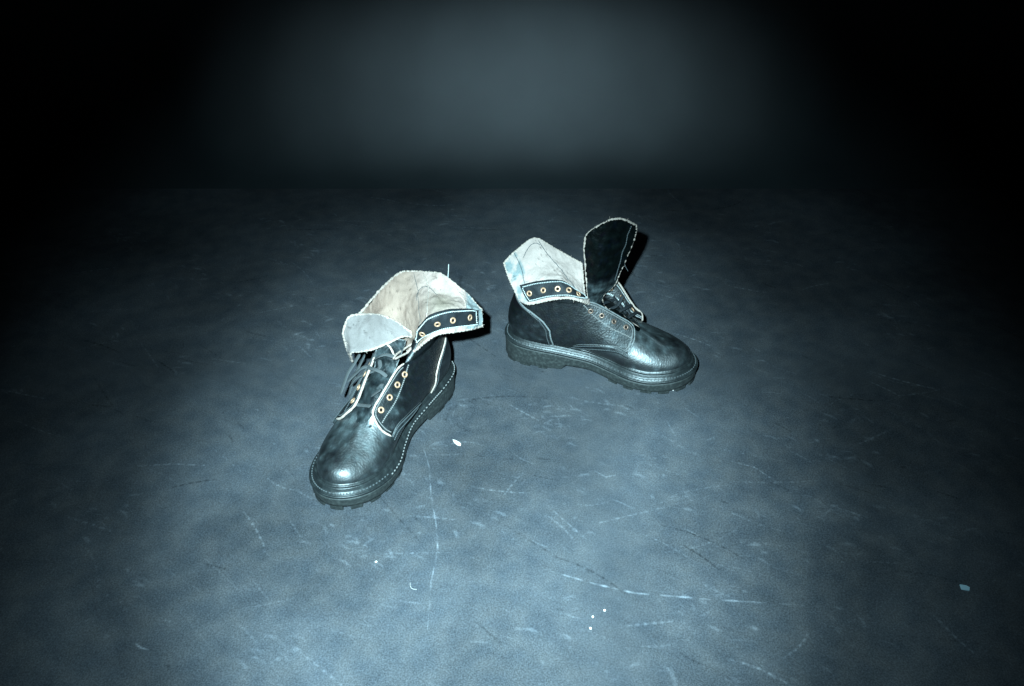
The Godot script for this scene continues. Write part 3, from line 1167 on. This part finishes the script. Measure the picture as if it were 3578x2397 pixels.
	var ltb := [mm([2260, 690, 170, 2270, 710, 60, 2270, 710, -60, 2260, 690, -170]),
		mm([2050, 850, 190, 2060, 890, 60, 2060, 890, -60, 2050, 850, -190]),
		mm([1760, 1080, 180, 1780, 1120, 60, 1780, 1120, -60, 1770, 1060, -190]),
		mm([1450, 1240, 140, 1480, 1270, 50, 1490, 1260, -60, 1480, 1180, -190]),
		mm([1240, 1400, 140, 1290, 1440, 40, 1330, 1430, -60, 1370, 1350, -200]),
		mm([1060, 1530, 130, 1130, 1570, 40, 1230, 1580, -70, 1330, 1530, -190])]
	var base_tone := func(_s: float, _t: float, p: Vector3) -> Color:  # tongue base lightened by one even amount
		return leather_at(p, 0.5)
	sheet("tongue_base", ltb, 30, 50, 0.002, M.tongue, M.facing, base_tone, L, M.worn_edge, 0.0011, "tongue_base_back", true)
	for l in [[1337, 1428, -200, 1425, 1199, -300, 1477, 1128, -340, 1592, 866, -440, 1758, 666, -500], [1339, 1268, -500, 1462, 1170, -530, 1583, 1082, -560, 1687, 949, -580, 1775, 815, -600], [1352, 1300, -400, 1424, 1142, -460, 1527, 989, -500, 1571, 877, -530, 1645, 702, -560]]:
		lace(L, l, 0.0038)
	for l in [[1565, 1284, -220, 1619, 1348, -50, 1628, 1344, 60, 1637, 1301, 150], [1860, 846, -200, 1840, 967, -80, 1852, 1108, 50, 1830, 1230, 170], [1997, 943, -220, 1992, 959, -120, 2019, 1016, 0, 2054, 1083, 130], [1422, 1326, -200, 1464, 1478, -50, 1434, 1511, 40, 1441, 1522, 160]]:
		lace(L, l, 0.0031)
	lace(L, [1480, 1190, -150, 1540, 1250, -290, 1600, 1120, -420, 1680, 1000, -520], 0.0036)
	lace(L, [1400, 1330, -120, 1500, 1290, -60, 1560, 1210, -180, 1600, 1060, -400, 1640, 880, -520], 0.0034)
	lace(L, [1700, 1180, 120, 1690, 1160, 30, 1660, 1140, -80, 1650, 1130, -200], 0.003)
	for l in [[1490, 1520, 180, 1330, 1481, 140, 1133, 1415, 120, 922, 1383, 140], [1487, 1528, 210, 1342, 1479, 210, 1177, 1418, 210, 1067, 1436, 220], [1344, 1616, 0, 1353, 1585, 60, 1379, 1499, 120, 1446, 1484, 170]]:
		cord("frayed_edge", L, l, 0.0016, M.raw_edge)
	cord("loose_thread", L, [253, 2171, 400, 224, 2282, 400, 205, 2398, 400], 0.0006, M.thread, 0.05)

func seam_line(root: Node3D, g: Array, uv: Array, r: float, mat: Material, sg := 1.0, dash := false) -> void:
	var p := PackedVector3Array()
	for k in 33:
		var q := spl2(uv, k / 32.0)
		var a := patch(g, q.x, q.y)
		p.append(a + patch_n(g, q.x, q.y) * sg * (wrinkle(a) + r * 0.4))
	var b := MB.new()
	if dash:
		dashes(b, Array(p), 0.003, r)
	else:
		b.tube(mir(p), r, 6, false, 0.8, Vector3(0.3, 0.2, 0.9), 0.2)
	part("seam", b, mat, root)

# ==================================================================== litter on the floor
func flake(called: String, label: String, cat: String, at: Vector2, turn: float, outline2: Array, th: float, curl: float, mat: Material, group := "") -> void:
	# a scrap with an uneven outline, a little curled, its edges of real thickness
	var o := thing(called, label, cat, Vector3(at.x, 0, at.y), turn, group)
	var top := PackedVector3Array()
	var low := PackedVector3Array()
	for q in outline2:
		var h: float = curl * (q[0] * q[0] + 0.3 * q[1] * q[1]) / 1e-4
		top.append(Vector3(q[0], 0.0006 + h + th, q[1]))
		low.append(Vector3(q[0], 0.0006 + h, q[1]))
	var b := MB.new()
	b.tri_fan(top, Vector3.UP)
	b.tri_fan(low, Vector3.DOWN)
	top.append(top[0]); low.append(low[0])
	b.grid([low, top])
	part("scrap", b, mat, o)

func make_litter() -> void:
	flake("paper_scrap", "white pointed scrap of paper on the floor between the two boots", "paper scrap", Vector2(-0.082, -0.917), -0.72, [[-.0092, -.0004], [-.005, -.0027], [.002, -.0034], [.0065, -.0022], [.0088, .0012], [.004, .0030], [-.003, .0025]], 0.0006, 0.0009, M.paper)
	flake("blue_chip", "small pale blue chip on the dark floor near the lower right corner", "chip", Vector2(0.566, -0.66), -0.3, [[-.0055, -.003], [.002, -.0038], [.006, -.002], [.0052, .0032], [-.004, .0035]], 0.0015, 0.0003, M.blue)
	var sp := [[[0.113, -0.627], "white crumb nearest the lower edge, right of its two smaller neighbours"], [[0.098, -0.618], "tiny white crumb between a bigger crumb and the lowest one"], [[0.094, -0.602], "lowest tiny white crumb on the floor below the boots"], [[-0.175, -0.70], "lone white crumb on the floor below the toe of the left boot"]]
	for q in [[0.1849, -1.0426, "pale splinter under the middle of the side-on boot's front tread", 0.5], [0.2538, -1.0377, "pale splinter under the toe end of the side-on boot's tread", 0.3]]:
		flake("splinter", q[2], "splinter", Vector2(q[0], q[1]), q[3] - 0.6, [[-.005, -.0008], [.001, -.0012], [.005, -.0003], [.0045, .0009], [-.004, .001]], 0.0009, 0.0, M.paper, "splinters under the tread")
	var h := thing("hair_strand", "thin pale curled hair lying on the floor below the toe of the left boot", "hair", Vector3(-0.1248, 0, -0.6632))
	var hb := MB.new()
	hb.tube(smooth(PackedVector3Array([Vector3(-.0035, .0006, -.005), Vector3(-.0025, .0006, .001), Vector3(.0005, .0007, .0045), Vector3(.006, .0006, .0052)]), 20), 0.00016, 5)
	part("strand", hb, M.paper, h)
	var k := 0
	for s in sp:
		flake("crumb", s[1], "crumb", Vector2(s[0][0], s[0][1]), k * 1.3, [[-.0016, -.0006], [.0002, -.0014], [.0018, -.0003], [.001, .0012], [-.001, .0011]], 0.0012 if k % 2 == 0 else 0.0008, 0.0, M.paper, "crumbs on the floor")
		k += 1
